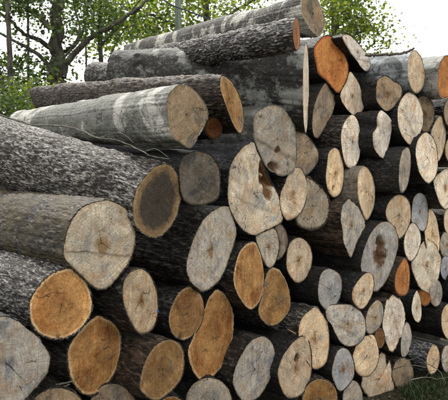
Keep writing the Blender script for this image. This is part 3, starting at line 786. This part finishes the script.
log((425, 330, 34, 34), -.55, 'dark', 'dark', 'dark filler log behind the thick black barked one', bright=.5)
log((330, 330, 24, 40), -.55, 'dark', 'rough', 'dark filler log in the gap under the blue grey end', bright=.5)
log((372, 120, 22, 40), -.55, 'dark', 'dark', 'black filler log in the gap right of the leaning white end', bright=.5)
log((362, 240, 24, 30), -.55, 'dark', 'dark', 'dark filler log behind the pointed white and grey end', bright=.5)


# ---- how far each end stands out: no log may cover an end that the photo shows beside it
def inside(P, pts):
    x, y = pts[:, 0], pts[:, 1]
    r = np.zeros(len(pts), bool)
    for a, b in zip(P, np.roll(P, -1, 0)):
        cnd = ((a[1] > y) != (b[1] > y)) & (x < (b[0] - a[0]) * (y - a[1]) / (b[1] - a[1] + 1e-12) + a[0])
        r ^= cnd
    return r


def solve_offsets():
    n = len(LOGS)
    polys = [closed_curve(outline_px(l['o']), 40) for l in LOGS]
    cen = [p.mean(0) for p in polys]
    VP = np.array([-330.0, 150.0])
    off = np.array([l['off'] for l in LOGS], float)
    # logs whose own body direction was given do not follow the common vanishing point
    cons = []
    for i in range(n):
        z = on_face(cen[i][0], cen[i][1])[1]
        K = FPX / z * math.sin(A + math.atan((cen[i][0] - 224) / FPX))
        d = VP - cen[i]; d = d / np.linalg.norm(d)
        for j in range(n):
            if i == j or np.linalg.norm(cen[i] - cen[j]) > 150: continue
            if inside(polys[j], polys[i]).sum() >= 3 or inside(polys[i], polys[j]).sum() >= 3:
                if off[i] < off[j] or (off[i] == off[j] and i < j):
                    cons.append((i, j, -.008))               # i lies behind j
                else:
                    if off[j] > -.09: cons.append((i, j, .013))
                continue
            g = None
            for st in np.arange(0, 46, 2.0):
                if inside(polys[j], polys[i] + d * st).sum() >= 2:
                    g = st; break
            if g is not None and off[j] > -.09:
                cons.append((i, j, (g + 1.5) / K))
    for _ in range(200):
        ch = False
        for i, j, c in cons:
            if off[i] > off[j] + c + 1e-6:
                off[i] = off[j] + c; ch = True
        off = np.maximum(off, -.6)
        if not ch: break
    return off


# ------------------------------------------------------------------ the ground
def ground():
    t = NT('soil_and_litter')
    tc = t.n.new('ShaderNodeTexCoord').outputs['Object']
    n1, n2 = t.noise(tc, 1.5, 5), t.noise(tc, 30, 5, .7)
    col = t.mix(t.ramp(n1, [(.4, 0.0), (.6, 1.0)]), (.035, .045, .015), (.05, .04, .025))
    col = t.mix(t.ramp(n2, [(.4, 0.0), (.65, .8)]), col, (.02, .018, .012))
    m = t.done(col, .95, t.bump(n2, .8, .03))
    xs = np.concatenate([np.linspace(-600, -12, 12), np.linspace(-10, 10, 81), np.linspace(12, 600, 12)])
    ys = np.concatenate([np.linspace(-600, -3, 12), np.linspace(-2, 14, 65), np.linspace(16, 900, 14)])
    gx, gy = np.meshgrid(xs, ys)
    p = np.stack([gx.ravel(), gy.ravel(), np.zeros(gx.size)], 1)
    z = (fbm(p * 1.7, 3, 3) - .5) * .10
    p[:, 2] = z - .05
    nx = len(xs)
    F = []
    for j in range(len(ys) - 1):
        k = j * nx + np.arange(nx - 1)
        F.append(np.stack([k, k + 1, k + nx + 1, k + nx], 1))
    o = link_mesh('ground', p, np.concatenate(F), m)
    tag(o, kind='structure')


ground()

# ------------------------------------------------------------------ build the pile
OFFS = [0.112, 0.035, 0.045, 0.046, -0.031, 0.02, -0.03, 0.025, -0.168, 0.056, -0.221, -0.004, -0.173, -0.181, -0.16, -0.174, -0.16, -0.146, -0.131, -0.154, -0.134, -0.188, -0.135, -0.025, -0.006, -0.273, -0.15, -0.142, -0.128, -0.13, -0.313, -0.347, -0.327, -0.341, -0.121, -0.334, -0.35, -0.335, -0.155, -0.155, -0.124, -0.193, -0.198, -0.224, -0.262, -0.273, -0.356, -0.364, -0.36, 0.054, 0.299, -0.274, -0.339, -0.127, -0.202, -0.032, -0.15, -0.13, -0.114, -0.106, -0.195, -0.11, -0.22, -0.345, -0.348, -0.345, -0.071, -0.08, -0.117, -0.259, -0.327, -0.237, -0.23, -0.267, -0.285, -0.278, -0.288, -0.249, -0.277, -0.205, -0.246, -0.169, 0.04, 0.129, 0.055, -0.018, -0.545, -0.541, -0.562, -0.565, -0.548, -0.552, -0.564, -0.561, -0.542, -0.56, -0.556, -0.543, -0.544]
offs = np.array(OFFS) if OFFS else solve_offsets()
built = []
for i, sp in enumerate(LOGS):
    built.append(make_log(i, sp, float(offs[i])))


# ------------------------------------------------------------------ background trees
def leaf_mat(name, a, b, c, trans=.55):
    t = NT(name)
    g = t.n.new('ShaderNodeNewGeometry')
    r = g.outputs['Random Per Island']
    col = t.ramp(r, [(0.0, a), (.55, b), (1.0, c)])
    t.n.remove(t.b)
    d = t.n.new('ShaderNodeBsdfDiffuse'); tr = t.n.new('ShaderNodeBsdfTranslucent'); gl = t.n.new('ShaderNodeBsdfGlossy')
    t.put(d.inputs[0], col)
    tcol = t.mix(1.0, col, (2.3, 2.4, .9), 'MULTIPLY')
    t.put(tr.inputs[0], tcol)
    gl.inputs['Roughness'].default_value = .35
    m1 = t.n.new('ShaderNodeMixShader'); m1.inputs[0].default_value = trans
    t.l.new(d.outputs[0], m1.inputs[1]); t.l.new(tr.outputs[0], m1.inputs[2])
    m2 = t.n.new('ShaderNodeMixShader'); m2.inputs[0].default_value = .06
    t.l.new(m1.outputs[0], m2.inputs[1]); t.l.new(gl.outputs[0], m2.inputs[2])
    t.l.new(m2.outputs[0], t.out.inputs[0])
    return t.m


LEAF_D = leaf_mat('leaf_deep_green', (.010, .024, .005), (.024, .052, .008), (.10, .14, .018), .42)
LEAF_M = leaf_mat('leaf_green', (.022, .045, .007), (.045, .085, .012), (.12, .16, .02), .5)
LEAF_Y = leaf_mat('leaf_yellow_green', (.018, .035, .006), (.075, .11, .014), (.22, .25, .032), .55)


def trunk_mat(name, a, b):
    t = NT(name)
    c = t.coords()
    st = t.vmath('MULTIPLY', c, (1, 1, .22))
    n = t.noise(st, 30, 5, .65, .4)
    col = t.mix(t.ramp(n, [(.38, 0.0), (.62, 1.0)]), a, b)
    col = t.mix(t.ramp(t.noise(c, 5, 4), [(.5, 0.0), (.65, .7)]), col, (.12, .13, .09))
    return t.done(col, .9, t.bump(n, .9, .03))


TRUNK = trunk_mat('tree_bark', (.02, .017, .013), (.085, .075, .06))
TWIG = trunk_mat('twig_bark', (.07, .06, .05), (.22, .20, .17))


def leaf_mesh(cents, size, flat=.6):
    n = len(cents)
    d = rng.normal(size=(n, 3)); d[:, 2] = d[:, 2] * .5 - .25
    d /= np.linalg.norm(d, axis=1)[:, None]
    nn = rng.normal(size=(n, 3)); nn[:, 2] += 1.0
    sd_ = np.cross(d, nn); sd_ /= np.linalg.norm(sd_, axis=1)[:, None]
    up = np.cross(sd_, d)
    L = size * .82 * rng.uniform(.55, 1.35, n)[:, None]
    wv = L * .34
    base = cents - d * L * .5
    tip = cents + d * L * .5 - up * L * .14
    l1 = cents - d * L * .22 + sd_ * wv * .9 + up * L * .06
    r1 = cents - d * L * .22 - sd_ * wv * .9 + up * L * .06
    l2 = cents + d * L * .16 + sd_ * wv * .8 + up * L * .04
    r2 = cents + d * L * .16 - sd_ * wv * .8 + up * L * .04
    V = np.stack([base, r1, r2, tip, l2, l1], 1).reshape(-1, 3)
    F = np.arange(n * 6).reshape(n, 6)
    T = np.concatenate([F[:, [0, 1, 2, 3]], F[:, [0, 3, 4, 5]]])     # folded along the midrib
    return V, T


def sprays(points, n_clump, spread, per, rad):
    """leaf positions in flattened clumps hung round given twig points"""
    pts = np.asarray(points)
    idx = rng.integers(0, len(pts), n_clump)
    c = pts[idx] + rng.normal(size=(n_clump, 3)) * spread
    out = []
    for q in c:
        k = rng.integers(int(per * .6), int(per * 2.0))
        out.append(q + rng.normal(size=(k, 3)) * np.array([rad, rad, rad * .42]) * rng.uniform(.6, 1.3))
    return np.concatenate(out)


def tree(name, label, cat, base, limbs, leaf_sets, leafmat, group='trees beyond the log pile'):
    """limbs: list of (points, r0, r1); the first one is the trunk"""
    root = empty(name, tuple(base))
    tag(root, label, cat, group)
    b = np.asarray(base, float)
    for k, (pts, r0, r1) in enumerate(limbs):
        P = spline(pts, max(10, 5 * len(pts)))
        P = [p + rng.normal(size=3) * r0 * .12 for p in P]
        rad = np.linspace(r0, r1, len(P))
        V, F = tube([p - b for p in P], rad, 12 if r0 > .05 else 7, True, .12)
        link_mesh('trunk' if k == 0 else 'limb', V, F, TRUNK, root)
    for k, (pts, size) in enumerate(leaf_sets):
        V, T = leaf_mesh(pts - b, size)
        o = link_mesh('crown', V, T, leafmat if not isinstance(leafmat, list) else leafmat[k % len(leafmat)], root, smooth_sh=False)
        tag(o, kind='stuff')
    return root


def gnd(p):
    q = np.array(p, float).copy(); q[2] = -.05
    return q


def box_pts(x0, y0, x1, y1, Y0, Y1, n):
    return np.array([at(rng.uniform(x0, x1), rng.uniform(y0, y1), rng.uniform(Y0, Y1)) for _ in range(n)])


def along(limbs, n, sel=None):
    out = []
    for k, (pts, r0, r1) in enumerate(limbs):
        if sel is not None and k not in sel: continue
        out += spline(pts, n)
    return np.array(out)


def px(lst, Y):
    return [at(a[0], a[1], Y if len(a) < 3 else a[2]) for a in lst]


# big forked tree, left
Y = 8.5
tb = gnd(at(60, 150, Y))
L = [([tb, at(59, 110, Y), at(57, 60, Y), at(58, 20, Y), at(60, -60, Y), at(62, -200, Y)], .125, .05),
     (px([(58, 78), (44, 60), (28, 48), (12, 40), (-20, 22)], 8.2), .035, .014),
     (px([(54, 52), (42, 42), (24, 34), (8, 18), (-18, 2)], 8.7), .040, .016),
     (px([(51, 30), (42, 20), (26, 8), (10, -8), (-10, -40)], 8.4), .040, .015),
     (px([(63, 78), (68, 62), (84, 44), (96, 34), (118, 22), (138, 8), (160, -14)], 8.3), .048, .018),
     (px([(64, 52), (76, 44), (84, 28), (88, 8), (94, -20)], 8.8), .030, .012),
     (px([(63, 58), (72, 48), (80, 30), (74, 5), (70, -30)], 8.0), .018, .010),
     (px([(96, 34), (104, 28), (120, 30), (136, 24)], 8.3), .012, .005),
     (px([(28, 48), (22, 58), (14, 72)], 8.2), .010, .004)]
up = along(L, 10)
tw = np.concatenate([box_pts(34, -60, 130, 14, 8.6, 10.4, 90), box_pts(40, -30, 80, 12, 7.6, 8.4, 14), box_pts(-20, -50, 40, 6, 8.4, 9.8, 40), box_pts(90, 8, 130, 34, 8.4, 9.8, 16)])
tree('broadleaf_tree', 'thick forked tree trunk with dark spreading limbs, behind the pile at left', 'tree', tb, L,
     [(sprays(tw, 400, .15, 15, .15), .056), (sprays(np.concatenate([box_pts(-25, 78, 50, 118, 8.0, 9.6, 60), up]), 150, .10, 13, .13), .065)], LEAF_D)

# slender trees
def slim(x0, x1, Y, r, boxes, n, mat_, label, extra=()):
    b_ = gnd(at(x0, 150, Y))
    Lm = [([b_, at((x0 * 2 + x1) / 3, 70, Y), at(x1, 0, Y), at(x1 + (x1 - x0) * .5, -150, Y)], r, r * .5)] + list(extra)
    tw_ = np.concatenate([box_pts(*bx, 12 + n // 6) for bx in boxes])
    return tree('slender_tree', label, 'tree', b_, Lm, [(sprays(tw_, n, .14, 15, .15), .08)], mat_)


slim(12, 7, 7.6, .040, [(-20, -30, 30, 6, 7.8, 9.3), (-20, 62, 40, 112, 7.8, 9.2)], 120, LEAF_D, 'slender dark trunk at the far left edge behind the pile',
     [(px([(10, 112), (4, 90), (-6, 60), (-20, 40)], 7.6), .04, .02), (px([(12, 118), (24, 100), (36, 84), (52, 70)], 7.5), .012, .005)])
slim(29, 28, 9.6, .028, [(10, -20, 50, 20, 9.7, 11), (14, 84, 60, 112, 9.7, 10.6)], 34, LEAF_M, 'thin straight trunk between the left edge and the thick forked tree',
     [(px([(28, 40), (38, 30), (46, 22)], 9.6), .008, .003)])
slim(101, 100, 9.4, .045, [(86, -30, 130, 14, 9.5, 10.8), (92, 22, 130, 50, 9.6, 11)], 60, LEAF_Y, 'upright trunk rising behind the stub log at upper left',
     [(px([(100, 46), (110, 36), (120, 24), (134, 8), (150, -14)], 9.3), .022, .010), (px([(108, 62), (118, 40), (130, 22), (146, 0)], 9.8), .016, .008)])
slim(87, 85, 10.5, .022, [(78, -20, 110, 16, 10.6, 12)], 20, LEAF_M, 'very thin trunk between the thick forked tree and the stub log')

# bright tree behind the middle
Y = 12.5
b_ = gnd(at(215, 150, Y))
L = [([b_, at(212, 60, Y), at(205, 0, Y), at(200, -120, Y)], .11, .05),
     (px([(211, 60), (180, 30), (150, 14), (120, 6)], 12.2), .04, .012),
     (px([(209, 30), (240, 8), (270, -8), (300, -20)], 12.6), .04, .012),
     (px([(150, 14), (130, 22), (118, 40)], 12.0), .014, .006)]
tw = np.concatenate([box_pts(112, 2, 160, 30, 11.4, 13.4, 45), box_pts(140, -30, 250, 14, 11.4, 13.6, 90), box_pts(180, 4, 236, 24, 11.6, 13.4, 40), box_pts(240, -30, 310, 2, 11.6, 13.4, 40), along(L, 8, (1, 2, 3))])
tree('leafy_tree', 'sunlit yellow green tree behind the post and the topmost logs', 'tree', b_, L,
     [(sprays(tw, 360, .20, 15, .22), .085), (sprays(box_pts(135, 18, 175, 46, 11.6, 13.0, 30), 45, .15, 15, .2), .10)], [LEAF_Y])
# right tree
Y = 11
b_ = gnd(at(338, 150, Y))
L = [([b_, at(336, 60, Y), at(334, 0, Y), at(330, -120, Y)], .10, .04),
     (px([(336, 50), (356, 34), (374, 30), (388, 46)], 10.8), .022, .005),
     (px([(335, 20), (350, 6), (362, -8)], 11.1), .025, .01),
     (px([(360, 34), (376, 18), (384, 26)], 10.9), .010, .004)]
tw = np.concatenate([box_pts(318, -30, 356, 34, 10.2, 12, 70), box_pts(345, 22, 380, 55, 10.4, 11.8, 45), box_pts(336, 0, 366, 26, 10.4, 11.6, 45), along(L, 8, (1, 2, 3))])
tree('leafy_tree', 'yellow green tree showing right of the topmost log end', 'tree', b_, L,
     [(sprays(tw, 270, .13, 15, .17), .075)], [LEAF_Y])
# undergrowth at left
for k, (x0, y0, x1, y1, Yb, lab, mt, n) in enumerate([
        (-30, 96, 20, 130, 6.2, 'dark leafy bush behind the rough barked log at the left edge', LEAF_D, 70),
        (16, 88, 60, 120, 6.9, 'lighter leafy bush just left of the end of the dark brown log', LEAF_Y, 50)]):
    b_ = gnd(at((x0 + x1) / 2, 150, Yb))
    stems = [([b_, at(x0 + (x1 - x0) * f, (y0 + y1) / 2 + 10, Yb + df), at(x0 + (x1 - x0) * f2, y0 + 4, Yb + df)], .010, .004)
             for f, f2, df in ((.3, .1, 0), (.5, .5, .2), (.7, .9, -.1))]
    root = empty('bush', tuple(b_))
    tag(root, lab, 'bush', 'bushes behind the pile')
    for st in stems:
        V, F = tube([p - b_ for p in spline(st[0], 10)], np.linspace(st[1], st[2], 10), 6)
        link_mesh('stem', V, F, TRUNK, root)
    V, T = leaf_mesh(sprays(box_pts(x0, y0, x1, y1, Yb - .3, Yb + .5, 50), int(n * 1.8), .08, 16, .11) - b_, .048)
    tag(link_mesh('foliage', V, T, mt, root, smooth_sh=False), kind='stuff')

# ------------------------------------------------------------------ post and stay cable
t = NT('weathered_post_wood')
c = t.coords()
n = t.noise(t.vmath('MULTIPLY', c, (1, 1, .12)), 40, 5, .6)
POST = t.done(t.mix(t.ramp(n, [(.35, 0.0), (.65, 1.0)]), (.10, .12, .10), (.20, .24, .20)), .85, t.bump(n, .5, .01))
pb = gnd(at(178, 150, 9.8))
root = empty('post', tuple(pb))
tag(root, 'grey green round wooden post standing behind the topmost logs', 'post')
H = 4.6
pp = [np.array([0, 0, z]) + np.array([.004 * z, 0, 0]) for z in np.linspace(0, H, 14)]
V, F = tube(pp, np.linspace(.056, .048, 14), 20)
link_mesh('shaft', V, F, POST, root)
V, F = tube([np.array([.018, 0, H]), np.array([.018, 0, H + .03])], [.052, .035], 20)
link_mesh('cap', V, F, POST, root)
t = NT('cable_sheath')
CAB = t.done((.035, .045, .075), .5)
V, F = tube(spline([at(120, -34, 9.4), at(163, 0, 9.45), at(190, 12, 9.5), at(213, 21, 9.55), at(300, 62, 9.7), at(420, 130, 9.9)], 30), .011, 8)
o = link_mesh('stay_cable', V, F, CAB)
tag(o, 'dark blue cable slanting down past the post', 'cable')

# ------------------------------------------------------------------ the stub log, twigs, loose sticks
def free_log(label, p1, p2, r1, r2, kind, wood, i):
    """a log whose two ends are given in space"""
    p1, p2 = np.array(p1), np.array(p2)
    Xv = p1 - p2; Ln = np.linalg.norm(Xv); Xv /= Ln
    Yv = np.cross([0, 0, 1.0], Xv); Yv /= np.linalg.norm(Yv); Z = np.cross(Xv, Yv)
    ns, nseg = 150, 110
    s = np.linspace(0, Ln, ns)
    an = np.linspace(0, 2 * math.pi, nseg, endpoint=False)
    r = np.linspace(r1, r2, ns)[:, None] * np.ones(nseg)
    xx = -s[:, None] * np.ones(nseg)
    P = np.stack([xx.ravel(), (np.cos(an) * r).ravel(), (np.sin(an) * r).ravel()], 1)
    rg = 1 - np.abs(fbm(P * np.array([17, 62, 62]) + i, i, 2) * 2 - 1) * 2
    ridge = np.clip(1 - np.clip(rg, 0, 1), 0, 1) * .75 + .25 * vnoise(P * np.array([55, 120, 120]), i)
    d = ((ridge - .5) * .009 + (fbm(P * 5 + i, i + 3, 2) - .5) * .03).reshape(ns, nseg)
    V = np.stack([xx, np.cos(an) * (r + d), np.sin(an) * (r + d)], 2).reshape(-1, 3)
    idx = np.arange(nseg)
    F = np.concatenate([np.stack([k * nseg + idx, (k + 1) * nseg + idx, (k + 1) * nseg + (idx + 1) % nseg, k * nseg + (idx + 1) % nseg], 1)[:, ::-1] for k in range(ns - 1)])
    root = empty('log')
    root.matrix_world = Matrix(((Xv[0], Yv[0], Z[0], p1[0]), (Xv[1], Yv[1], Z[1], p1[1]), (Xv[2], Yv[2], Z[2], p1[2]), (0, 0, 0, 1)))
    tag(root, label, 'log', 'sawn logs stacked in the pile')
    b = link_mesh('bark', V, F, BARK[kind], root, {'ridge': ridge, 'rr': np.full(len(V), .5)})
    b.color = (1, 1, 1, .5)
    for e in (0, ns - 1):
        ring = V[e * nseg:(e + 1) * nseg]
        rows = [ring * np.array([1, k, k]) for k in np.linspace(1, .02, 10)]
        cv = np.concatenate(rows)
        cv[:, 0] = ring[0, 0] + (.003 if e == 0 else -.003)
        cv = np.concatenate([ring, cv])
        Fq = np.concatenate([np.stack([k * nseg + idx, (k + 1) * nseg + idx, (k + 1) * nseg + (idx + 1) % nseg, k * nseg + (idx + 1) % nseg], 1) for k in range(10)])
        if e: Fq = Fq[:, ::-1]
        rr = np.concatenate([np.ones(nseg), np.repeat(np.linspace(1, .02, 10), nseg)])
        f = link_mesh('cut_face', cv, Fq, WOOD[wood], root, {'rr': rr})
        f.color = (1, 1, 1, 1)


free_log('grey stub of log poking out left of the thick lichen covered one', at(190, 80, 4.25), at(96, 77, 4.9), .125, .108, 'frost', 'tan', 71)


def branch(label, name, cat, paths, mat_, group=None):
    base = np.asarray(paths[0][0][0])
    root = empty(name, tuple(base))
    tag(root, label, cat, group)
    for k, (pts, r0, r1) in enumerate(paths):
        P = spline(pts, 6 * len(pts))
        P = [p + rng.normal(size=3) * r0 * .25 - base for p in P]
        V, F = tube(P, np.linspace(r0, r1, len(P)), 7, True, .15)
        link_mesh('stem' if k == 0 else 'side_twig', V, F, mat_, root)


branch('long thin curved dead twig lying on the rough barked log', 'twig', 'twig',
       [([at(-8, 112, 2.75), at(16, 120, 2.72), at(34, 125, 2.68), at(64, 126, 2.60), at(82, 131, 2.54), at(98, 138, 2.46), at(116, 140, 2.42), at(136, 148, 2.36), at(152, 156, 2.32), at(169, 159, 2.30)], .0046, .002),
        ([at(98, 138, 2.46), at(120, 133, 2.42), at(134, 143, 2.38)], .0022, .001),
        ([at(146, 151, 2.34), at(156, 149, 2.31), at(168, 157, 2.28)], .0022, .001),
        ([at(82, 131, 2.54), at(60, 138, 2.5), at(44, 136, 2.52)], .0020, .001)], TWIG)
branch('thin grey stick curved over the silvery barked log in the top row', 'stick', 'stick',
       [([at(366, 55.5, 3.72), at(378, 55, 3.68), at(392, 54.5, 3.6), at(404, 52.5, 3.52), at(414, 48.5, 3.45)], .010, .006)], TWIG)
branch('pale split stick jammed in the gap beside the big knotty grey end', 'stick', 'stick',
       [([at(36, 389, 2.12), at(52, 386, 2.13), at(73, 381, 2.14)], .0045, .003),
        ([at(40, 391, 2.12), at(58, 388.5, 2.13), at(70, 384, 2.14)], .003, .002)], TWIG)
branch('short white splinter lying on dark bark at bottom middle', 'splinter', 'splinter',
       [([at(287, 329, 2.70), at(291, 331, 2.69), at(296, 334, 2.68)], .0035, .002)], WOOD['white'])
for k, (lab, pts) in enumerate([
        ('bent dead twig in front of the frayed dark log end', [(394, 369, 3.42), (404, 366, 3.36), (416, 365.5, 3.36), (426, 368, 3.4)]),
        ('dark curved twig arching across the small cream end above the grass', [(424, 362, 3.5), (432, 366, 3.45), (440, 372, 3.42), (446, 384, 3.4)]),
        ('thin twig lying along the grass at the right edge', [(410, 380, 3.3), (426, 377, 3.32), (438, 379, 3.35), (452, 376, 3.4)])]):
    branch(lab, 'twig', 'twig', [(px(pts, 3.4), .0030, .0015), (px([pts[1], (pts[1][0] + 5, pts[1][1] - 6, pts[1][2]), (pts[1][0] + 12, pts[1][1] - 7, pts[1][2])], 3.4), .0016, .0008)], TWIG)

# little blue paint mark on the speckled cream end
t = NT('blue_paint')
BP = t.done((.02, .10, .30), .6)
lg = built[7][0]
q = on_plane(156.3, 310.5, built[7][1], NRM) + np.array(NRM) * .006
ql = lg.matrix_world.inverted() @ Vector(q)
V = [ql + Vector((.002 if k % 2 else .0035, math.cos(k) * .0050 * (1 + .3 * (k % 2)), math.sin(k) * .0065)) for k in range(6)]
link_mesh('paint_mark', [tuple(v) for v in V], [tuple(range(6))], BP, lg)

# ------------------------------------------------------------------ grass and moss at the foot of the pile
t = NT('grass_blades')
g = t.n.new('ShaderNodeNewGeometry')
GR = t.done(t.ramp(g.outputs['Random Per Island'], [(0, (.010, .022, .005)), (.6, (.022, .050, .008)), (1, (.07, .08, .03))]), .6)
n = 26000
q = rng.uniform(size=(n, 2))
foot = np.array([math.cos(A), math.sin(A)])
tt = q[:, 0] * 3.4 + .7
oo = (q[:, 1] ** 1.2) * 1.2 - .12
bx = P0[0] + foot[0] * tt + NRM[0] * oo
by = P0[1] + foot[1] * tt + NRM[1] * oo
cl = fbm(np.stack([bx * 4, by * 4, bx * 0], 1), 5, 2)
keep = cl > .52
bx, by, cl = bx[keep], by[keep], cl[keep]
n = len(bx)
h = rng.uniform(.025, .085, n) * (.4 + cl)
an = rng.uniform(0, 2 * math.pi, n)
ln = rng.normal(size=(n, 2)) * .5
w_ = rng.uniform(.0016, .0034, n)
b0 = np.stack([bx, by, (fbm(np.stack([bx, by, bx * 0], 1) * 1.7, 3, 3) - .5) * .10 - .05], 1)
sx = np.stack([np.cos(an) * w_, np.sin(an) * w_, an * 0], 1)
m_ = b0 + np.stack([ln[:, 0] * h * .35, ln[:, 1] * h * .35, h * .6], 1)
tp_ = b0 + np.stack([ln[:, 0] * h, ln[:, 1] * h, h], 1)
V = np.stack([b0 - sx, b0 + sx, m_ + sx * .7, m_ - sx * .7, tp_], 1).reshape(-1, 3)
k = np.arange(n)[:, None] * 5
T = np.concatenate([k + np.array([[0, 1, 2]]), k + np.array([[0, 2, 3]]), k + np.array([[3, 2, 4]])])
o = link_mesh('grass', V, T, GR, smooth_sh=False)
tag(o, 'short green grass growing along the foot of the pile', 'grass', kind='stuff')
# bits of bark and dead leaves along the foot of the pile
n = 5200
q = rng.uniform(size=(n, 2))
tt = q[:, 0] * 3.6 + .4
oo = q[:, 1] * .9 - .15
lx = P0[0] + foot[0] * tt + NRM[0] * oo
ly = P0[1] + foot[1] * tt + NRM[1] * oo
lz = (fbm(np.stack([lx, ly, lx * 0], 1) * 1.7, 3, 3) - .5) * .10 - .05 + rng.uniform(.004, .03, n)
V, T = leaf_mesh(np.stack([lx, ly, lz], 1), .032)
t = NT('bark_bits')
g = t.n.new('ShaderNodeNewGeometry')
o = link_mesh('litter', V, T, t.done(t.ramp(g.outputs['Random Per Island'], [(0, (.02, .014, .010)), (.7, (.07, .045, .028)), (1, (.20, .16, .11))]), .9), smooth_sh=False)
tag(o, 'dead leaves and bark bits scattered along the foot of the pile', 'litter', kind='stuff')
print('logs', len(LOGS), 'tris', sum(len(o.data.polygons) * 2 for o in scn.objects if o.type == 'MESH'))
print('offs', np.round(offs, 2).tolist())
